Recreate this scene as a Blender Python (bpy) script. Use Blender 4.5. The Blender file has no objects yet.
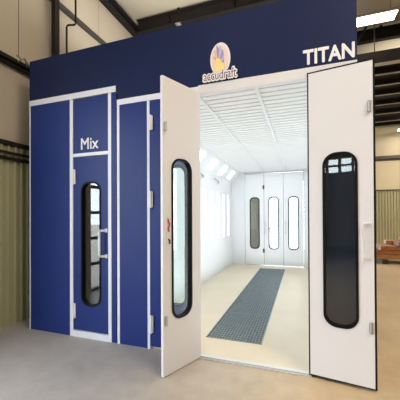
import bpy, bmesh, math, random
from mathutils import Vector, Matrix
random.seed(7)
C = bpy.context.scene.collection
sc = bpy.context.scene

# ------------------------------------------------------------------ materials
def mat(name, col, rough=.5, metal=0., spec=.5, noise=None, nscale=4., bump=0., bscale=40., emit=None, estr=0.):
    m = bpy.data.materials.new(name); m.use_nodes = True
    nt = m.node_tree; N = nt.nodes; L = nt.links; b = N['Principled BSDF']
    b.inputs['Base Color'].default_value = (*col, 1)
    b.inputs['Roughness'].default_value = rough
    b.inputs['Metallic'].default_value = metal
    b.inputs['Specular IOR Level'].default_value = spec
    tc = N.new('ShaderNodeTexCoord')
    if noise:
        n = N.new('ShaderNodeTexNoise'); n.inputs['Scale'].default_value = nscale; n.inputs['Detail'].default_value = 5
        L.new(tc.outputs['Object'], n.inputs['Vector'])
        r = N.new('ShaderNodeValToRGB')
        r.color_ramp.elements[0].position = .3; r.color_ramp.elements[1].position = .7
        r.color_ramp.elements[0].color = (*noise, 1); r.color_ramp.elements[1].color = (*col, 1)
        L.new(n.outputs['Fac'], r.inputs['Fac']); L.new(r.outputs['Color'], b.inputs['Base Color'])
    if bump:
        n2 = N.new('ShaderNodeTexNoise'); n2.inputs['Scale'].default_value = bscale
        L.new(tc.outputs['Object'], n2.inputs['Vector'])
        bp = N.new('ShaderNodeBump'); bp.inputs['Strength'].default_value = bump; bp.inputs['Distance'].default_value = .01
        L.new(n2.outputs['Fac'], bp.inputs['Height']); L.new(bp.outputs['Normal'], b.inputs['Normal'])
    if emit:
        b.inputs['Emission Color'].default_value = (*emit, 1); b.inputs['Emission Strength'].default_value = estr
    return m

def glass_mat(name, tint, refl=.08, rough=.0):
    m = bpy.data.materials.new(name); m.use_nodes = True
    nt = m.node_tree; N = nt.nodes; L = nt.links
    N.remove(N['Principled BSDF'])
    t = N.new('ShaderNodeBsdfTransparent'); t.inputs['Color'].default_value = (*tint, 1)
    g = N.new('ShaderNodeBsdfGlossy'); g.inputs['Roughness'].default_value = rough
    f = N.new('ShaderNodeLayerWeight'); f.inputs['Blend'].default_value = .25
    mr = N.new('ShaderNodeMapRange'); mr.inputs['To Min'].default_value = refl; mr.inputs['To Max'].default_value = .7
    L.new(f.outputs['Fresnel'], mr.inputs['Value'])
    mx = N.new('ShaderNodeMixShader')
    L.new(mr.outputs['Result'], mx.inputs['Fac']); L.new(t.outputs[0], mx.inputs[1]); L.new(g.outputs[0], mx.inputs[2])
    L.new(mx.outputs[0], N['Material Output'].inputs['Surface'])
    return m

def floor_mat():
    m = bpy.data.materials.new('concrete'); m.use_nodes = True
    nt = m.node_tree; N = nt.nodes; L = nt.links; b = N['Principled BSDF']
    tc = N.new('ShaderNodeTexCoord')
    def noise(s, d=6, r=.6):
        n = N.new('ShaderNodeTexNoise'); n.inputs['Scale'].default_value = s
        n.inputs['Detail'].default_value = d; n.inputs['Roughness'].default_value = r
        L.new(tc.outputs['Object'], n.inputs['Vector']); return n
    n1 = noise(.9); n2 = noise(7); n3 = noise(60, 3)
    r1 = N.new('ShaderNodeValToRGB')
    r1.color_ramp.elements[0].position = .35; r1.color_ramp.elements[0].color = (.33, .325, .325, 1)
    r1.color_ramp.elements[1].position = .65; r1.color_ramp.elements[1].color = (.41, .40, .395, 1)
    L.new(n1.outputs['Fac'], r1.inputs['Fac'])
    r2 = N.new('ShaderNodeValToRGB')
    r2.color_ramp.elements[0].position = .38; r2.color_ramp.elements[0].color = (.90, .90, .90, 1)
    r2.color_ramp.elements[1].position = .6; r2.color_ramp.elements[1].color = (1, 1, 1, 1)
    L.new(n2.outputs['Fac'], r2.inputs['Fac'])
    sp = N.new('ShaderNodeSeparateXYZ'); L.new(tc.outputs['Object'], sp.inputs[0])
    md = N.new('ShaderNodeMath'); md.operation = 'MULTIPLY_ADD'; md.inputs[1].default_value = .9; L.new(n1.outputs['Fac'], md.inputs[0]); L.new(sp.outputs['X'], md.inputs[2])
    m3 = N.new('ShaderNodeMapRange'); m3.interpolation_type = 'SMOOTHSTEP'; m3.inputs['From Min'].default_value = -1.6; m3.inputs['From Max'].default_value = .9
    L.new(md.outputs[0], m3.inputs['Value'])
    warm_light_tint = N.new('ShaderNodeMix'); warm_light_tint.data_type = 'RGBA'; warm_light_tint.blend_type = 'MULTIPLY'  # warm light towards +X is put into the concrete colour
    L.new(m3.outputs['Result'], warm_light_tint.inputs['Factor']); L.new(r1.outputs['Color'], warm_light_tint.inputs['A']); warm_light_tint.inputs['B'].default_value = (1.42, 1.10, .68, 1)
    mx = N.new('ShaderNodeMix'); mx.data_type = 'RGBA'; mx.blend_type = 'MULTIPLY'; mx.inputs['Factor'].default_value = 1
    L.new(warm_light_tint.outputs['Result'], mx.inputs['A']); L.new(r2.outputs['Color'], mx.inputs['B'])
    L.new(mx.outputs['Result'], b.inputs['Base Color'])
    mr = N.new('ShaderNodeMapRange'); mr.inputs['To Min'].default_value = .32; mr.inputs['To Max'].default_value = .55
    L.new(n2.outputs['Fac'], mr.inputs['Value']); L.new(mr.outputs['Result'], b.inputs['Roughness'])
    bp = N.new('ShaderNodeBump'); bp.inputs['Strength'].default_value = .08; bp.inputs['Distance'].default_value = .01
    L.new(n3.outputs['Fac'], bp.inputs['Height']); L.new(bp.outputs['Normal'], b.inputs['Normal'])
    b.inputs['Specular IOR Level'].default_value = .35
    return m

def seam_mat(name, col, axis, pitch, dark=.8):
    """fabric-faced insulation: broad bays with a fine darker seam between"""
    m = mat(name, col, .6)
    nt = m.node_tree; N = nt.nodes; L = nt.links; b = N['Principled BSDF']
    tc = N.new('ShaderNodeTexCoord'); sp = N.new('ShaderNodeSeparateXYZ'); L.new(tc.outputs['Object'], sp.inputs[0])
    d = N.new('ShaderNodeMath'); d.operation = 'DIVIDE'; d.inputs[1].default_value = pitch; L.new(sp.outputs[axis], d.inputs[0])
    f = N.new('ShaderNodeMath'); f.operation = 'FRACT'; L.new(d.outputs[0], f.inputs[0])
    r = N.new('ShaderNodeValToRGB'); e = r.color_ramp.elements
    e[0].position = 0; e[0].color = (*[c*dark*.8 for c in col], 1)
    e[1].position = .035; e[1].color = (*[c*.95 for c in col], 1)
    k = e.new(.5); k.color = (*col, 1)
    k = e.new(.97); k.color = (*[c*.93 for c in col], 1)
    L.new(f.outputs[0], r.inputs['Fac']); L.new(r.outputs['Color'], b.inputs['Base Color'])
    return m

M = dict(
    blue=mat('blue_enamel', (.013, .033, .185), .42, spec=.25, noise=(.012, .031, .172), nscale=2),
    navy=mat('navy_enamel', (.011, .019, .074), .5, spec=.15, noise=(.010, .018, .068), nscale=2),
    white=mat('white_enamel', (.72, .72, .755), .42),
    trim=mat('white_trim', (.76, .79, .87), .4),
    inner=mat('booth_white', (.72, .75, .77), .4),
    rib=mat('booth_ceiling_filter', (.80, .82, .82), .8),
    black=mat('black_rubber', (.005, .005, .006), .5, spec=.15),
    grey=mat('grey_metal', (.42, .42, .41), .4, .6),
    alu=mat('aluminium', (.62, .62, .62), .35, .5),
    steel=mat('dark_red_oxide_steel', (.016, .014, .013), .6, spec=.15, noise=(.022, .018, .016), nscale=6),
    steel2=mat('grey_steel', (.05, .047, .042), .55, noise=(.07, .065, .055), nscale=6),
    glass=glass_mat('tinted_glass', (.80, .87, .88), .075),
    cglass=glass_mat('pale_glass', (.75, .78, .80), .04), dglass=glass_mat('dark_glass', (.70, .80, .74), .06), wglass=glass_mat('door_glass', (.95, .99, .985), .05),
    wallup=seam_mat('insulation_wall_side', (.50, .445, .36), 'Y', 1.2),
    wallback=seam_mat('insulation_wall_end', (.56, .51, .36), 'X', 1.2),
    roof=seam_mat('insulation_roof', (.62, .58, .46), 'Y', 1.3),
    liner=mat('tan_liner', (.38, .375, .24), .45),
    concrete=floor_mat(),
    bfloor=mat('booth_floor', (.64, .55, .40), .4, noise=(.68, .60, .455), nscale=2),
    pit=mat('pit_dark', (.09, .115, .12), .8),
    grate=mat('galvanised_grating', (.30, .36, .375), .45, .3, noise=(.22, .27, .285), nscale=25),
    lightpanel=mat('booth_tube_light', (1, 1, 1), .5, emit=(.95, .99, 1), estr=2.2),
    lightstrip=mat('booth_side_light', (1, 1, 1), .5, emit=(.96, .99, 1), estr=1.05),
    tube=mat('lamp_tube', (1, 1, 1), .5, emit=(1, .93, .82), estr=7),
    letter=mat('white_vinyl', (.80, .82, .86), .5),
    hingewhite=mat('hinge_white', (.82, .82, .80), .4),
    red=mat('red_sticker', (.55, .02, .02), .5),
    wood=mat('fresh_timber', (.42, .22, .09), .6, noise=(.30, .14, .055), nscale=9),
    wood2=mat('weathered_timber', (.30, .20, .12), .7, noise=(.16, .10, .06), nscale=9),
    wood3=mat('reddish_timber', (.36, .13, .05), .6, noise=(.24, .09, .04), nscale=9),
    darkwood=mat('dark_timber', (.035, .025, .02), .7),
    lwhite=mat('logo_white', (.82, .80, .84), .5),
    lorange=mat('logo_orange', (.85, .42, .16), .5),
    lyellow=mat('logo_yellow', (.92, .72, .28), .5),
    lviolet=mat('logo_violet', (.34, .28, .52), .5),
    lpeach=mat('logo_peach', (.82, .52, .42), .5),
    lblue=mat('logo_blue', (.52, .50, .72), .5),
    lpeach2=mat('logo_pale_peach', (.84, .66, .62), .5),
    lbrown=mat('logo_dark', (.16, .08, .12), .5),
    galv=mat('light_flange', (.30, .26, .20), .6),
)

# ------------------------------------------------------------------ mesh helpers
def box(bm, x0, x1, y0, y1, z0, z1, mi=0):
    vs = [bm.verts.new(p) for p in ((x0,y0,z0),(x1,y0,z0),(x1,y1,z0),(x0,y1,z0),(x0,y0,z1),(x1,y0,z1),(x1,y1,z1),(x0,y1,z1))]
    for f in ((3,2,1,0),(4,5,6,7),(0,1,5,4),(1,2,6,5),(2,3,7,6),(3,0,4,7)):
        bm.faces.new([vs[i] for i in f]).material_index = mi

def link(name, me, mats, parent=None, loc=(0,0,0), rz=0):
    o = bpy.data.objects.new(name, me)
    if not isinstance(mats, (list, tuple)): mats = [mats]
    if not me.materials:
        for m in mats: me.materials.append(m)
    o.location = loc; o.rotation_euler = (0,0,rz); o.parent = parent
    C.objects.link(o); return o

def obj(name, bm, mats, parent=None, loc=(0,0,0), rz=0, bevel=0, smooth=False):
    me = bpy.data.meshes.new(name)
    if bevel:
        bmesh.ops.bevel(bm, geom=list(bm.edges), offset=bevel, segments=2, affect='EDGES', profile=.5)
    bmesh.ops.recalc_face_normals(bm, faces=bm.faces)
    if smooth:
        for f in bm.faces: f.smooth = True
    bm.to_mesh(me); bm.free()
    return link(name, me, mats, parent, loc, rz)

def boxes(name, rows, mats, parent=None, loc=(0,0,0), rz=0, bevel=0):
    bm = bmesh.new()
    for r in rows: box(bm, *r)
    return obj(name, bm, mats, parent, loc, rz, bevel)

def rrect(x0, x1, z0, z1, r, n=7):
    pts = []
    for cx, cz, a0 in ((x1-r, z0+r, -90), (x1-r, z1-r, 0), (x0+r, z1-r, 90), (x0+r, z0+r, 180)):
        for k in range(n+1):
            a = math.radians(a0+90*k/n); pts.append((cx+r*math.cos(a), cz+r*math.sin(a)))
    return pts
def rect(x0, x1, z0, z1): return [(x0,z0),(x1,z0),(x1,z1),(x0,z1)]

def curve_mesh(cu):
    o = bpy.data.objects.new('tmp', cu); C.objects.link(o)
    dg = bpy.context.evaluated_depsgraph_get(); dg.update()
    me = bpy.data.meshes.new_from_object(o.evaluated_get(dg))
    bpy.data.objects.remove(o)
    return me

def plate_mesh(loops, y0, y1):
    """flat plate in the local XZ plane, from closed outlines (inner ones are holes), between y0 and y1"""
    cu = bpy.data.curves.new('tmp', 'CURVE'); cu.dimensions = '2D'; cu.fill_mode = 'BOTH'; cu.extrude = abs(y1-y0)/2
    for lp in loops:
        s = cu.splines.new('POLY'); s.points.add(len(lp)-1); s.use_cyclic_u = True
        for p, q in zip(s.points, lp): p.co = (q[0], q[1], 0, 1)
    me = curve_mesh(cu)
    me.transform(Matrix.Translation((0, (y0+y1)/2, 0)) @ Matrix.Rotation(math.radians(90), 4, 'X'))
    bm = bmesh.new(); bm.from_mesh(me)
    bmesh.ops.remove_doubles(bm, verts=bm.verts, dist=1e-5)
    bmesh.ops.recalc_face_normals(bm, faces=bm.faces); bm.to_mesh(me); bm.free()
    me.materials.clear()
    return me

def plate(name, loops, y0, y1, mats, parent=None, loc=(0,0,0), rz=0, back=False):
    me = plate_mesh(loops, y0, y1)
    if back:
        for p in me.polygons: p.material_index = 1 if p.normal.y > .5 or abs(p.normal.y) < .5 else 0
    for p in me.polygons: p.use_smooth = False
    return link(name, me, mats, parent, loc, rz)

def text_mesh(body, x0, x1, z0, z1, y, bold=0., depth=.003):
    """lettering in the local XZ plane, thickened by `bold` all round, fitted to the given box"""
    cu = bpy.data.curves.new('tmp', 'FONT'); cu.body = body; cu.size = 1; cu.extrude = .004
    src = curve_mesh(cu); me = bpy.data.meshes.new('lettering')
    vs = []; fs = []
    dirs = [(0, 0)] + [(bold*math.cos(math.pi*k/4), bold*math.sin(math.pi*k/4)) for k in range(8)] if bold else [(0, 0)]
    for i, (dx, dy) in enumerate(dirs):
        b = len(vs); vs += [(v.co.x+dx, v.co.y+dy, v.co.z+.0005*i) for v in src.vertices]
        fs += [[b+q for q in p.vertices] for p in src.polygons]
    xs = [v[0] for v in vs]; ys = [v[1] for v in vs]
    a, b, c, d = min(xs), max(xs), min(ys), max(ys)
    me.from_pydata([(x0+(v[0]-a)/(b-a)*(x1-x0), y-(v[2]/.004)*depth/2, z0+(v[1]-c)/(d-c)*(z1-z0)) for v in vs], [], fs)
    me.update(); return me

def tube(bm, pts, r, n=10):
    """round bar through the points (one ring per point, mitred)"""
    rings = []
    P = [Vector(p) for p in pts]
    for i, p in enumerate(P):
        d = (P[min(i+1, len(P)-1)]-P[max(i-1, 0)]).normalized()
        up = Vector((0,0,1)) if abs(d.z) < .9 else Vector((0,1,0))
        a = d.cross(up).normalized(); b = d.cross(a).normalized()
        rings.append([bm.verts.new(p+a*math.cos(t)*r+b*math.sin(t)*r) for t in [2*math.pi*k/n for k in range(n)]])
    for A, B in zip(rings, rings[1:]):
        for k in range(n): bm.faces.new((A[k], A[(k+1)%n], B[(k+1)%n], B[k]))
    bm.faces.new(rings[0]); bm.faces.new(rings[-1][::-1])

def empty(name, loc=(0,0,0), rz=0):
    o = bpy.data.objects.new(name, None); o.location = loc; o.rotation_euler = (0,0,rz); o.empty_display_size = .2
    C.objects.link(o); return o
def tag(o, label, cat, group=None):
    o['label'] = label; o['category'] = cat
    if group: o['group'] = group
    return o
def struct(o): o['kind'] = 'structure'; return o

# ------------------------------------------------------------------ the hangar
XL, XR, YF, YB, ROOF = -3.84, 12.0, -9.0, 13.3, 6.22
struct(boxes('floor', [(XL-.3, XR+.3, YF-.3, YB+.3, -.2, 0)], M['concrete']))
struct(boxes('ground', [(-60, XL-.2, -40, 40, -.3, -.06)], mat('yard_gravel', (.50, .46, .40), .9, noise=(.38, .34, .28), nscale=3)))
struct(boxes('ceiling', [(XL-.3, XR+.3, YF-.3, YB+.3, ROOF, ROOF+.15)], M['roof']))
# left wall with its glazed doorway, out of frame to the left
DY0, DY1, DZ = -3.2, 1.32, 3.6
struct(boxes('wall_left', [(XL-.2, XL, YF-.2, DY0, 0, ROOF), (XL-.2, XL, DY1, YB, 0, ROOF), (XL-.2, XL, DY0, DY1, DZ, ROOF)], M['wallup']))
w = boxes('window_1', [(XL-.12, XL-.06, DY0+(DY1-DY0)*k/4-.03, DY0+(DY1-DY0)*k/4+.03, 0, DZ) for k in range(5)]
          + [(XL-.12, XL-.06, DY0, DY1, .02+k*.51, .08+k*.51) for k in range(8)], M['steel2']); struct(w)
# end wall with a big doorway, hidden by the booth
struct(boxes('wall_back', [(XL-.2, -1.75, YB, YB+.2, 0, ROOF), (1.7, XR+.2, YB, YB+.2, 0, ROOF), (-1.75, 1.7, YB, YB+.2, 3.0, ROOF)], M['wallback']))
struct(boxes('wall_right', [(XR, XR+.2, YF-.2, YB+.2, 0, ROOF)], M['wallup']))
# wall behind the camera, with two rows of small panes high up
px = [-3.3+.56*k for k in range(6)]
rows = [(XL-.2, XR+.2, YF-.2, YF, 0, 3.52), (XL-.2, XR+.2, YF-.2, YF, 4.16, ROOF), (XL-.2, XR+.2, YF-.2, YF, 3.80, 3.88)]
edges = [XL-.2] + [e for x in px for e in (x, x+.46)] + [XR+.2]
for k in range(0, len(edges), 2):
    rows += [(edges[k], edges[k+1], YF-.2, YF, 3.52, 3.80), (edges[k], edges[k+1], YF-.2, YF, 3.88, 4.16)]
struct(boxes('wall_front', rows, M['wallback']))

def liner(name, axis, fixed, inward, a0, a1, z1):
    """trapezoid-ribbed liner sheet; axis 'Y' runs along Y at x=fixed, 'X' runs along X at y=fixed"""
    bm = bmesh.new(); prof = []
    a = a0
    while a < a1:
        prof += [(a, .006), (a+.055, .006), (a+.066, .040), (a+.085, .040)]; a += .1
    def P(t, d, z): return (fixed+inward*d, t, z) if axis == 'Y' else (t, fixed+inward*d, z)
    lo = [bm.verts.new(P(t, d, 0.0)) for t, d in prof]; hi = [bm.verts.new(P(t, d, z1)) for t, d in prof]
    for k in range(len(prof)-1): bm.faces.new((lo[k], lo[k+1], hi[k+1], hi[k]))
    return struct(obj(name, bm, M['liner']))
liner('trim_1', 'Y', XL, 1, DY1+.1, YB-.05, 2.5)
liner('trim_2', 'X', YB, -1, 1.75, XR, 2.5)

def girt(y0, y1, z, h, d, name, m='steel', label='', x=None):
    return tag(boxes(name, [(XL+.0, XL+d, y0, y1, z, z+.012), (XL, XL+d, y0, y1, z+h-.012, z+h), (XL, XL+.012, y0, y1, z, z+h), (XL+d-.012, XL+d, y0, y1, z+h-.05, z+h)], M[m]), label, 'steel beam')
tag(boxes('wall_rail', [(XL, XL+.06, DY1+.1, YB, 2.485, 2.545)], M['steel']), 'dark steel rail along the top edge of the ribbed liner left of the booth', 'rail')
tag(boxes('wall_rail', [(XL+.041, XL+.06, DY1+.1, YB, 2.365, 2.40)], M['steel']), 'narrow dark rail, middle one of three across the ribbed liner at far left', 'rail')
tag(boxes('wall_rail', [(XL+.041, XL+.065, DY1+.1, YB, 2.28, 2.325)], M['steel']), 'dark rail, lowest of three across the ribbed liner at far left', 'rail')
girt(YF, YB, 3.60, .10, .10, 'wall_girt', 'steel', 'dark steel girt running along the left wall at mid height')
girt(YF, YB, 5.00, .07, .07, 'wall_girt', 'steel2', 'greyish steel girt high on the left wall behind the column and conduit')
girt(YF, YB, 5.86, .20, .16, 'eave_beam', 'steel', 'dark eave beam running along the top of the left wall')
# left wall column, an H section
def column(x0, y, s, z1, label):
    return tag(boxes('steel_column', [(x0, x0+.008, y-s, y+s, 0, z1), (x0+.072, x0+.08, y-s, y+s, 0, z1), (x0+.008, x0+.072, y-s, y-s+.008, 0, z1)], M['steel']), label, 'column')
column(XL+.072, 3.62, .045, ROOF, 'dark steel column standing against the left wall behind the booth')
# roof rafters
def rafter(y, label):
    return tag(boxes('roof_rafter', [(XL+.16, XR, y-.07, y+.07, 5.87, 5.885), (XL+.16, XR, y-.07, y+.07, 6.15, 6.165), (XL+.16, XR, y-.005, y+.005, 5.885, 6.15)]
        + [(x, x+.012, y-.06, y+.06, 5.885, 6.15) for x in [XL+1+1.5*k for k in range(9)]]
        + [(x, x+.05, y-.05, y+.05, 6.165, ROOF) for x in [XL+1.2+1.5*k for k in range(9)]], M['steel']), label, 'roof beam')
rafter(6.05, 'dark steel roof rafter crossing directly above the navy booth header')
rafter(8.3, 'dark steel roof rafter behind the hanging lamp at upper right')
# clip hanging below the rafter
tag(boxes('beam_clamp', [(-2.64, -2.60, 6.0, 6.1, 5.70, 5.87), (-2.68, -2.56, 5.98, 6.12, 5.85, 5.868)], M['grey']), 'small grey clamp hanging under the rafter above the booth header', 'clamp')
# conduit on left wall
bm = bmesh.new()
cy = 4.22
tube(bm, [(-3.605, 3.93, ROOF), (-3.605, 3.93, 4.79), (-3.615, 3.926, 4.765), (-3.64, 3.918, 4.755), (-3.715, 3.892, 4.755), (-3.74, 3.883, 4.745), (-3.75, 3.88, 4.72), (-3.75, 3.88, 0)], .016, 8)
tag(obj('conduit_pipe', bm, M['black'], smooth=True), 'thin black conduit stepping down the left wall beside the column', 'pipe')
bm = bmesh.new(); tube(bm, [(XL+.13, 2.97, ROOF), (XL+.12, 2.97, 3.75)], .004, 6)
tag(obj('hanging_cable', bm, M['steel2'], smooth=True), 'thin cable hanging down the left wall near the photo corner', 'cable')
bm = bmesh.new()
tube(bm, [(XL+.11, 2.95, 3.75), (XL+.15, 3.00, 3.70), (XL+.12, 3.05, 3.76), (XL+.16, 3.09, 3.68), (XL+.11, 3.15, 3.69)], .014, 7)
tube(bm, [(XL+.12, 2.96, 3.67), (XL+.16, 3.04, 3.74), (XL+.12, 3.10, 3.65)], .010, 7)
tag(obj('cable_knot', bm, M['galv'], smooth=True), 'bunched cable tied on the mid-height girt of the left wall', 'cable')

# ------------------------------------------------------------------ window leaf
def hinge_plate(name, x, y, z, h, parent, m='trim', s=-1, w_=.03):
    bm = bmesh.new()
    box(bm, x-w_/2, x+w_/2, min(y, y+s*.012), max(y, y+s*.012), z, z+h)
    tube(bm, [(x, y+s*.016, z-.006), (x, y+s*.016, z+h+.006)], .011, 8)
    return obj(name, bm, M[m], parent)

def door_leaf(parent, w_, z0, z1, loc, rz, win, r=.115, front='blue', rear='white', th=.05, gw=.026, seal=None, gl='glass', inset=.0):
    """leaf in local X (0..w) and Z; front face at local y=0, rear face at y=th"""
    wx0, wx1, wz0, wz1 = win
    lf = plate('door_leaf', [rect(0, w_, z0, z1), rrect(wx0+gw*.6, wx1-gw*.6, wz0+gw*.6, wz1-gw*.6, r-gw*.5)], 0, th, [M[front], M[rear]], parent, loc, rz, back=True)
    plate('window_gasket', [rrect(wx0, wx1, wz0, wz1, r), rrect(wx0+gw, wx1-gw, wz0+gw, wz1-gw, r-gw*.9)], -.009, th+.009, M['black'], lf)
    plate('window_glass', [rrect(wx0+gw*.7, wx1-gw*.7, wz0+gw*.7, wz1-gw*.7, r-gw*.7)], th/2-.003, th/2+.003, M[gl], lf)
    if seal:
        plate('edge_seal', [rect(-.012, w_+.016, z0-.012, z1+.014), rect(.0005, w_-.0005, z0+.0005, z1-.0005)], .001, th-.001, M['black'], lf)
    return lf

def pull_handle(parent, x, y, z0, z1, s, m='trim', reach=.055, r=.009, side=.0):
    bm = bmesh.new()
    yy = y+s*reach
    tube(bm, [(x, y, z0), (x+side, yy-s*.012, z0+.002), (x+side, yy, z0+.016), (x+side, yy, z1-.016), (x+side, yy-s*.012, z1-.002), (x, y, z1)], r, 10)
    for z in (z0, z1):
        box(bm, x-.016, x+.016, min(y, y+s*.006), max(y, y+s*.006), z-.022, z+.022)
    return obj('pull_handle', bm, M[m], parent, smooth=False)

# ------------------------------------------------------------------ the booth
Y0 = 2.92                      # front face
BX0, BX1, BYB = -2.079, .49, 8.85
IX0, IX1, IC = -2.06, .425, 2.84
OX0, OX1 = -1.635, .055        # door opening
booth = tag(empty('spray_booth', (0,0,0)), 'large navy blue and white paint spray booth with its tall front doors open', 'spray booth')

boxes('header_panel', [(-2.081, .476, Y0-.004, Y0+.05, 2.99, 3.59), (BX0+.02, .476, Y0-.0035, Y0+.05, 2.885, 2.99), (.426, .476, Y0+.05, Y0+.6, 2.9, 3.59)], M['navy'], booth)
# front frame panels beside the opening
boxes('front_panel', [(BX0+.045, OX0-.028, Y0, Y0+.05, .0, 2.82)], M['blue'], booth)
boxes('front_panel', [(OX1+.02, .476, Y0+.0, Y0+.05, .0, 2.81)], M['blue'], booth)
boxes('frame_post', [(BX0+.012, BX0+.045, Y0-.004, Y0+.05, 0, 2.885)], M['trim'], booth)
boxes('frame_post', [(OX0-.028, OX0+.004, Y0-.004, Y0+.05, 0, 2.82)], M['trim'], booth)
boxes('frame_post', [(OX1, OX1+.02, Y0-.004, Y0+.06, 0, 2.81)], M['inner'], booth)
boxes('header_trim', [(BX0+.045, -1.04, Y0-.007, Y0+.05, 2.82, 2.885)], M['trim'], booth)
boxes('header_trim', [(-1.04, .476, Y0-.006, Y0+.05, 2.80, 2.897)], M['white'], booth)
boxes('threshold', [(-1.06, OX1+.02, Y0-.02, Y0+.03, 0, .022), (-1.06, OX1+.02, Y0-.04, Y0-.02, 0, .010)], M['alu'], booth)
# shell
boxes('side_wall', [(IX0-.02, IX0, Y0+.05, BYB, 0, 2.58)], M['inner'], booth)
boxes('side_wall', [(IX1, IX1+.05, Y0+.05, BYB, 0, 2.58)], M['inner'], booth)
boxes('roof_panel', [(IX0-.02, IX1+.05, Y0+.05, BYB+.05, IC+.06, IC+.12)], M['inner'], booth)
for a, b in ((IX0, OX0-.036), (OX1+.021, IX1)): boxes('inner_front_wall', [(a, b, Y0+.051, Y0+.07, 0, 2.84)], M['inner'], booth)
# sloping light shoulders
def shoulder(x_wall, x_in):
    bm = bmesh.new()
    z0, z1 = 2.50, 2.84; s = 1 if x_in > x_wall else -1
    a = [(x_wall, z0), (x_in, z1), (x_in, z1+.05), (x_wall-.02*s, z1+.05), (x_wall-.02*s, z0)]
    lo = [bm.verts.new((x, Y0+.07, z)) for x, z in a]; hi = [bm.verts.new((x, BYB, z)) for x, z in a]
    n = len(a)
    for k in range(n): bm.faces.new((lo[k], lo[(k+1) % n], hi[(k+1) % n], hi[k]))
    bm.faces.new(lo); bm.faces.new(hi[::-1])
    return obj('light_shoulder', bm, M['inner'], booth)
shoulder(IX0, IX0+.30); shoulder(IX1, IX1-.30)
# square corner lights set in the shoulders
def corner_light(xa, xb, yc, h=.17):
    bm = bmesh.new()
    za, zb = 2.57, 2.765
    fa, fb = (za-2.5)/.34, (zb-2.5)/.34
    xw0 = xa+(xb-xa)*fa; xw1 = xa+(xb-xa)*fb
    s = 1 if xb > xa else -1
    off = Vector((s*.75, 0, -.66))*.012
    v = [Vector((xw0, yc-h, za)), Vector((xw0, yc+h, za)), Vector((xw1, yc+h, zb)), Vector((xw1, yc-h, zb))]
    base = [bm.verts.new(p) for p in v]; top = [bm.verts.new(p+off) for p in v]
    bm.faces.new(top)
    for k in range(4): bm.faces.new((base[k], base[(k+1) % 4], top[(k+1) % 4], top[k]))
    o = obj('corner_light', bm, M['lightpanel'], booth)
for k in range(5):
    yc = 4.50+.9*k
    corner_light(IX0, IX0+.30, yc); corner_light(IX1, IX1-.30, yc)
# vertical side lights
for k in range(9):
    yc = 3.95+.55*k
    boxes('side_light', [(IX0, IX0+.012, yc-.075, yc+.075, .92, 2.10)], M['lightstrip'], booth)
# small dark brackets below the corner lights
for yc in (5.9, 7.15):
    bm = bmesh.new()
    tube(bm, [(IX0+.004, yc-.22, 2.44), (IX0+.03, yc-.12, 2.42), (IX0+.03, yc+.10, 2.40), (IX0+.004, yc+.2, 2.37)], .012, 6)
    tube(bm, [(IX0+.03, yc+.02, 2.41), (IX0+.04, yc+.06, 2.33)], .014, 6)
    obj('wall_bracket', bm, M['grey'], booth)
# filter ceiling: fine cross ribs and two long rails
bm = bmesh.new()
box(bm, IX0+.28, IX1-.28, Y0+.07, BYB, IC, IC+.05)
y = Y0+.16
while y < BYB-.03:
    box(bm, IX0+.30, IX1-.30, y, y+.03, IC-.009, IC+.001, 1); y += .118
obj('filter_ceiling', bm, [M['rib'], mat('filter_rib', (.76, .78, .79), .7)], booth)
boxes('ceiling_rail', [(-1.095, -1.06, Y0+.07, BYB, IC-.02, IC)], M['inner'], booth)
boxes('ceiling_rail', [(-.455, -.42, Y0+.07, BYB, IC-.02, IC)], M['inner'], booth)
# booth floor with a slot for the grate
GX0, GX1, GY0, GY1 = -1.125, -.45, 3.40, 8.30
boxes('booth_floor', [(IX0, IX1, Y0+.03, GY0, 0, .012), (IX0, IX1, GY1, BYB, 0, .012), (IX0, GX0, GY0, GY1, 0, .012), (GX1, IX1, GY0, GY1, 0, .012)], M['bfloor'], booth)

# front leaves: leaf pitch .56
WIN = (.127, .423, .505, 2.065)
LA = door_leaf(booth, .592, .03, 2.815, (OX0+.002, Y0, 0), 0, (.160, .456, .505, 2.065), gl='wglass')                                  # closed leaf
door_handle_z = 1.2
# open left leaf, hinged on the right edge of the closed one
aB = math.atan2(2.425-2.905, -1.222+1.030)
LB = door_leaf(booth, .528, .012, 2.812, (-1.046, 2.918, 0), aB, (.138, .420, .505, 2.065), th=.03, gw=.02, gl='wglass')
hinge_plate('hinge', .50, .03, 2.30, .075, LB, 'grey', 1)
hinge_plate('hinge', .50, .03, .49, .075, LB, 'grey', 1)
# latch on the inner face: red sticker and lever
boxes('latch_plate', [(.45, .485, .03, .034, 1.16, 1.50)], M['white'], LB)
bm = bmesh.new(); tube(bm, [(.466, .036, 1.475), (.472, .044, 1.455), (.458, .044, 1.43), (.458, .044, 1.41), (.472, .044, 1.39), (.460, .042, 1.355)], .007, 7)
obj('red_lever', bm, M['red'], LB)
bm = bmesh.new(); tube(bm, [(.465, .036, 1.285), (.458, .05, 1.27), (.458, .046, 1.24)], .007, 7)
obj('latch_knob', bm, M['black'], LB)
# open right leaf, folded right round in front of the blue jamb panel
aD = math.atan2(2.810-2.897, .601-.066)
LD = door_leaf(booth, .517, .03, 2.822, (.064, 2.890, 0), aD, (.116, .400, .50, 2.065), front='white', rear='blue', seal=True, th=.03, gl='dglass', gw=.021)
hinge_plate('hinge', .490, .0, 2.385, .085, LD, 'grey', -1)
hinge_plate('hinge', .490, .0, .50, .085, LD, 'grey', -1)
pull_handle(LD, .495, 0, 1.13, 1.43, -1, 'white', reach=.05, r=.009, side=-.06)
LD.name = 'door_leaf'
# exterior hinges on the post left of the opening
for z, h in ((2.48, .16), (1.60, .18), (.19, .19)):
    hinge_plate('hinge', OX0+.028, Y0-.007, z, h, booth, 'hingewhite', -1, .042)

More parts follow.
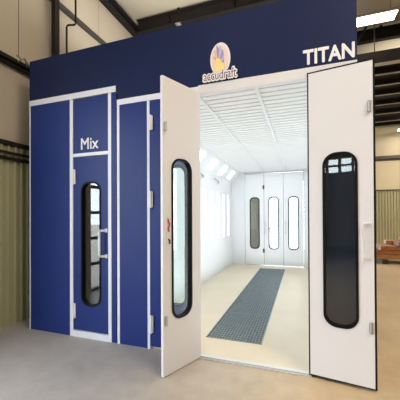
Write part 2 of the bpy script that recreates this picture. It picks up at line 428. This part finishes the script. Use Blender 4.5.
# back wall of three leaves
bx = [-1.635, -1.075, -.515, .045]
boxes('back_wall', [(IX0, bx[0]-.02, BYB, BYB+.05, 0, 2.85), (bx[3]+.02, IX1, BYB, BYB+.05, 0, 2.85), (bx[0]-.02, bx[3]+.02, BYB, BYB+.05, 2.80, 2.90)], M['inner'], booth)
boxes('back_door_frame', [(bx[0]-.02, bx[0]-.002, BYB-.012, BYB+.05, 0, 2.80), (bx[3]+.002, bx[3]+.02, BYB-.012, BYB+.05, 0, 2.80), (bx[0]-.02, bx[3]+.02, BYB-.012, BYB+.05, 2.775, 2.80)], M['alu'], booth)
for k in range(3):
    lf = door_leaf(booth, .552, .03, 2.765, (bx[k]+.004, BYB, 0), 0, (.128, .424, .50, 2.06), front='inner', rear='blue', gl='glass' if k == 0 else 'cglass', gw=.030)
    if k == 0:
        hinge_plate('hinge', .545, .0, 2.30, .11, lf, 'steel2', -1, .05); hinge_plate('hinge', .545, 0, .40, .11, lf, 'steel2', -1, .05)
    if k: pull_handle(lf, .03 if k == 1 else .05, 0, .98, 1.3, -1, 'alu', reach=.045, r=.008)
boxes('back_door_gap', [(x-.004, x+.004, BYB+.01, BYB+.02, .03, 2.765) for x in bx[1:3]], M['black'], booth)

# lettering and emblem on the header
link('lettering', text_mesh('TITAN', .018, .458, 2.922, 3.066, Y0-.006, .032), M['letter'], booth)
lg = empty('tmp')
bpy.data.objects.remove(lg)
ecx, ecz = -.793, 3.135
def ell(cx, cz, a, b, n=40, rot=0):
    return [(cx+a*math.cos(t)*math.cos(rot)-b*math.sin(t)*math.sin(rot), cz+a*math.cos(t)*math.sin(rot)+b*math.sin(t)*math.cos(rot)) for t in [2*math.pi*k/n for k in range(n)]]
em = plate('emblem', [ell(ecx, ecz, .108, .172)], Y0-.010, Y0-.004, M['lwhite'], booth)
plate('emblem_field', [ell(ecx-.004, ecz-.01, .092, .150)], Y0-.0115, Y0-.0105, M['lpeach2'], em)
# coloured blades swirling out of the emblem's lower middle
cols = ['lpeach', 'lorange', 'lpeach', 'lorange', 'lpeach', 'lviolet', 'lblue', 'lviolet', 'lblue', 'lviolet', 'lpeach']
lens = [.085, .10, .13, .165, .205, .215, .20, .17, .14, .11, .09]
cx, cz = ecx-.008, ecz-.062
for k in range(11):
    a = math.radians(196-20.5*k); pts = []
    for side in (1, -1):
        for t in (range(10) if side == 1 else range(9, -1, -1)):
            u = t/9; r_ = .015+(lens[k]-.015)*u; aa = a+.42*u-.2
            wv = side*(.019*math.sin(math.pi*min(1, u*.93+.06))+.002)
            pts.append((cx+.50*r_*math.cos(aa)-wv*math.sin(aa), cz+r_*math.sin(aa)+wv*math.cos(aa)*.8))
    plate('emblem_blade', [pts], Y0-.0125-.0003*k, Y0-.0105, M[cols[k]], em)
plate('emblem_core', [ell(cx, cz-.022, .058, .052, 24)], Y0-.0165, Y0-.0105, M['lyellow'], em)
plate('emblem_core', [ell(cx-.012, cz+.02, .034, .05, 24)], Y0-.0170, Y0-.0105, M['lyellow'], em)
link('lettering_outline', text_mesh('accudraft', -.985, -.607, 2.905, 3.035, Y0-.020, .085, .004), M['lwhite'], booth)
link('lettering', text_mesh('accudraft', -.972, -.620, 2.922, 3.016, Y0-.0235, .0, .002), M['lbrown'], booth)

# ------------------------------------------------------------------ mixing room
mix = tag(empty('mixing_room', (-2.76, Y0, 0)), 'blue panelled mixing room with white framed narrow door left of the booth', 'room cabin')
MX = 2.76
def mb(name, rows, m): return boxes(name, [(a+MX, b+MX, c-Y0, d-Y0, e, f) for a, b, c, d, e, f in rows], m, mix)
mb('front_panel', [(-3.437, -2.772, Y0, Y0+.05, .0, 2.985)], M['blue'])
mb('transom_panel', [(-2.726, -2.193, Y0+.006, Y0+.05, 2.29, 2.975)], M['blue'])
mb('front_panel', [(-2.150, -2.081, Y0, Y0+.05, 0, 2.975)], M['blue'])
mb('top_trim', [(-3.452, -2.0815, Y0-.010, Y0+.05, 2.985, 3.055)], M['trim'])
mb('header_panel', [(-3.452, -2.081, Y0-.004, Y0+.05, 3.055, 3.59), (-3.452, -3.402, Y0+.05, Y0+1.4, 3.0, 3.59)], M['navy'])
mb('corner_trim', [(-3.452, -3.437, Y0-.006, Y0+.05, 0, 2.985)], M['trim'])
mb('door_frame', [(-2.772, -2.726, Y0-.004, Y0+.05, 0, 2.985), (-2.193, -2.150, Y0-.004, Y0+.05, 0, 2.985), (-2.726, -2.193, Y0-.006, Y0+.05, 2.25, 2.29), (-2.726, -2.193, Y0-.008, Y0+.05, 0, .075)], M['trim'])
mb('side_wall', [(-3.452, -3.402, Y0+.05, Y0+1.5, 0, 3.0)], M['blue'])
mb('back_wall', [(-3.452, -2.12, Y0+1.45, Y0+1.5, 0, 3.0)], M['inner'])
mb('roof_panel', [(-3.402, -2.12, Y0+.05, Y0+1.45, 2.93, 2.98)], M['inner'])
lf = door_leaf(mix, .519, .085, 2.243, (-2.722+MX, .004, 0), 0, (.120, .418, .394, 1.933), r=.12, gw=.018)
boxes('door_gap_seal', [(.5195, .5285, .01, .03, .085, 2.243)], M['black'], lf)
hinge_plate('hinge', .016, -.004, 1.91, .18, lf, 'hingewhite', -1, .045); hinge_plate('hinge', .016, -.004, .232, .18, lf, 'hingewhite', -1, .045)
pull_handle(lf, .495, 0, 1.02, 1.33, -1, 'trim', reach=.06, r=.014, side=-.055)
link('lettering', text_mesh('Mix', -2.601+MX, -2.338+MX, 2.335, 2.478, +.003, .010), M['letter'], mix)
mb('vent_slots', [(-3.30, -3.24, Y0-.003, Y0, .16+.035*k, .175+.035*k) for k in range(3)], M['blue'])

# ------------------------------------------------------------------ floor grate
gr = tag(empty('floor_grate', ((GX0+GX1)/2, GY0, .0)), 'long grey steel grate sunk in the cream booth floor', 'grate')
hw = (GX1-GX0)/2
boxes('pit_lining', [(-hw, hw, 0, GY1-GY0, .001, .003)], M['pit'], gr)
n = 5; Ls = (GY1-GY0)/n
for k in range(n):
    bm = bmesh.new(); a0 = k*Ls+.006; a1 = (k+1)*Ls-.006
    for j in range(19):
        x = -hw+.004+j*(2*hw-.018)/18; box(bm, x, x+.008, a0, a1, .004, .0145)
    j = 0; yy = a0
    while yy < a1:
        box(bm, -hw+.004, hw-.004, yy, yy+.014, .005, .016); yy += .06
    obj('grate_panel', bm, M['grate'], gr)
boxes('grate_frame', [(-hw, -hw+.012, 0, GY1-GY0, .003, .020), (hw-.012, hw, 0, GY1-GY0, .003, .020), (-hw, hw, -.0, .012, .003, .020), (-hw, hw, GY1-GY0-.012, GY1-GY0, .003, .020)], M['grate'], gr)

# ------------------------------------------------------------------ right-hand side: mezzanine deck, post, lamp, timber
dk = tag(empty('mezzanine_deck', (5.0, 7.6, 0)), 'dark overhead mezzanine deck with pale edged joists at the far right', 'mezzanine')
boxes('deck_plate', [(-4.2, 6.6, .1, 5.6, 5.12, 5.16)], M['steel'], dk)
boxes('fascia_beam', [(-4.2, 6.6, 0, .12, 4.98, 5.26)], M['steel'], dk)
boxes('fascia_flange', [(-4.2, 6.6, -.015, .12, 4.962, 4.98)], M['galv'], dk)
for k, y in enumerate((.62, 1.32, 2.05, 2.9, 3.85, 4.8, 5.45)):
    j = boxes('joist', [(-4.2, 6.6, y, y+.02, 4.99, 5.12)], M['steel'], dk)
    boxes('joist_flange', [(-4.2, 6.6, y-.015, y+.035, 4.972, 4.99)], M['galv'], j)
boxes('support_post', [(6.3, 6.42, .0, .12, 0, 4.955)], M['steel'], dk)
boxes('support_post', [(6.3, 6.42, 5.4, 5.52, 0, 4.955)], M['steel'], dk)
boxes('hanger_rod', [(-3.40, -3.38, .05, .07, 5.26, ROOF)], M['steel2'], dk)
boxes('hanger_rod', [(-4.05, -3.93, .03, .09, 5.26, ROOF)], M['steel2'], dk)
bm = bmesh.new(); tube(bm, [(-3.95, .05, 5.26), (-3.55, .05, 5.9)], .028, 6); obj('brace', bm, M['steel'], dk)
# end wall girt
tag(boxes('wall_girt', [(1.75, XR, YB-.10, YB, 3.72, 3.84), (1.75, XR, YB-.03, YB, 3.66, 3.72)], M['steel2']), 'dark girt across the cream end wall seen right of the booth', 'steel beam')
tag(boxes('wall_rail', [(1.75, XR, YB-.06, YB-.026, 2.47, 2.51)], M['steel2']), 'thin rail capping the ribbed tan liner on the far end wall', 'rail')

def high_bay(x, y, z, L_, label, rz=0, top=ROOF):
    t = tag(empty('ceiling_light', (x, y, z), rz), label, 'ceiling light', 'high bay tube lamps')
    boxes('housing', [(-L_/2, L_/2, -.17, .17, .03, .07), (-L_/2, L_/2, -.20, -.17, -.0, .05), (-L_/2, L_/2, .17, .20, -.0, .05)], M['galv'], t)
    for k in range(4):
        bm = bmesh.new(); yy = -.125+.083*k
        tube(bm, [(-L_/2+.02, yy, .01), (L_/2-.02, yy, .01)], .026, 8); obj('light_tube', bm, M['tube'], t)
    for s in (-1, 1):
        boxes('hanger', [(s*L_*.38-.004, s*L_*.38+.004, -.004, .004, .07, top-z)], M['steel2'], t)
    return t
high_bay(1.42, 7.05, 5.68, .95, 'bright tube lamp hanging beside the lettered end of the booth header')
high_bay(3.82, 12.72, 4.70, .8, 'small distant tube lamp glowing below the dark deck, right edge', top=4.96)

# stacked timber against the far right
ts = 2.15
woods = ['wood', 'wood2', 'wood3', 'wood', 'wood3']
def board(x, y, z, L_, w_, h_, m, label, rz=0):
    o = boxes('timber_board', [(-L_/2, L_/2, -w_/2, w_/2, 0, h_)], M[m], None, (x, y, z), rz, bevel=.006)
    return tag(o, label, 'board', 'boards of the timber stack')
for k, x in enumerate((2.4, 3.5, 4.6)):
    tag(boxes('timber_bearer', [(-.08, .08, -.55, .55, 0, .14)], M['darkwood'], None, (x, 10.8, 0), 0, bevel=.006),
        ['dark timber bearer under the left end of the board stack', 'dark timber bearer under the middle of the board stack', 'dark timber bearer under the right end of the board stack'][k], 'bearer')
z = .14
lay = [(.15, 3), (.13, 3), (.13, 3), (.13, 3), (.12, 2), (.12, 2)]
for r, (h_, nb) in enumerate(lay):
    for c in range(nb):
        w_ = 1.0/nb-.03
        y = 10.8-.5+(c+.5)/nb*1.0
        L_ = 2.9-random.uniform(0, .4)-(.25*r if r > 2 else 0)
        board(3.42+random.uniform(-.08, .12)+(.1*r), y, z, L_, w_, h_-.008, woods[(r*2+c) % 5],
              'sawn board in the %s layer of the timber stack at far right' % ['bottom', 'second', 'third', 'fourth', 'fifth', 'top'][r], random.uniform(-.006, .006))
    z += h_

# ------------------------------------------------------------------ light
w = bpy.data.worlds.new('sky'); sc.world = w; w.use_nodes = True
nt = w.node_tree; bg = nt.nodes['Background']
bg.inputs['Color'].default_value = (.84, .92, 1, 1); bg.inputs['Strength'].default_value = 9

def area(name, loc, rot, sx, sy, power, col):
    l = bpy.data.lights.new(name, 'AREA'); l.shape = 'RECTANGLE'; l.size = sx; l.size_y = sy; l.energy = power; l.color = col
    o = bpy.data.objects.new(name, l); o.location = loc; o.rotation_euler = [math.radians(a) for a in rot]; C.objects.link(o); return o
COOL = (.84, .92, 1); WARM = (1, .86, .69); NEU = (1, .95, .88)
def portal(*a):
    o = area(*a, 1, (1, 1, 1)); o.data.cycles.is_portal = True
portal('doorway_portal', (XL-.15, (DY0+DY1)/2, DZ/2), (0, -90, 0), DZ, DY1-DY0)
portal('rear_doorway_portal', (0, YB+.1, 1.5), (-90, 0, 0), 3.45, 3.0)
portal('pane_portal', (-1.65, YF-.1, 3.84), (90, 0, 0), 3.2, .7)
area('roof_lamp', (2.8, .3, 5.9), (0, 10, 0), 2.5, 2.5, 300, WARM)
area('roof_lamp', (-1.4, -1.2, 6.0), (0, 0, 0), 2.0, 2.0, 60, NEU)
area('roof_lamp', (6.0, 5.0, 6.0), (0, 0, 0), 3.0, 3.0, 200, WARM)
area('roof_lamp', (6.0, 11.0, 4.9), (20, 0, 0), 4.0, 2.0, 420, WARM)
area('roof_fill', (-2.2, 4.6, 4.3), (180, 0, 0), 1.5, 1.5, 60, NEU)  # added fill with no fixture, brightens the roof and left wall
area('roof_fill', (4.0, 10.5, 5.35), (180, 0, 0), 4, 3, 90, WARM)  # added fill above the deck, no lamp there, lightens the far roof
area('booth_lamp', (-.79, 6.0, 2.80), (0, 0, 0), 1.8, 5.2, 28, (.98, .99, 1))
area('booth_fill', (-.79, 5.8, .05), (180, 0, 0), 1.8, 5.2, 48, (.98, .99, 1))  # added unseen fill at floor level, lifts the booth ceiling

# ------------------------------------------------------------------ camera
cd = bpy.data.cameras.new('camera'); cam = bpy.data.objects.new('camera', cd); C.objects.link(cam)
cd.sensor_width = 36; cd.lens = 290/400*36; cd.shift_y = .035; cd.clip_end = 200; cd.clip_start = .05
cam.location = (0, 0, 1.5)
cam.rotation_euler = (Matrix.Rotation(math.radians(19.38), 4, 'Z') @ Matrix.Rotation(math.radians(90.4), 4, 'X') @ Matrix.Rotation(math.radians(-.27), 4, 'Z')).to_euler()
sc.camera = cam
sc.view_settings.view_transform = 'Standard'
sc.view_settings.exposure = 0
sc.cycles.max_bounces = 10; sc.cycles.diffuse_bounces = 5; sc.cycles.transparent_max_bounces = 16
sc.cycles.sample_clamp_indirect = 6; sc.cycles.use_denoising = True
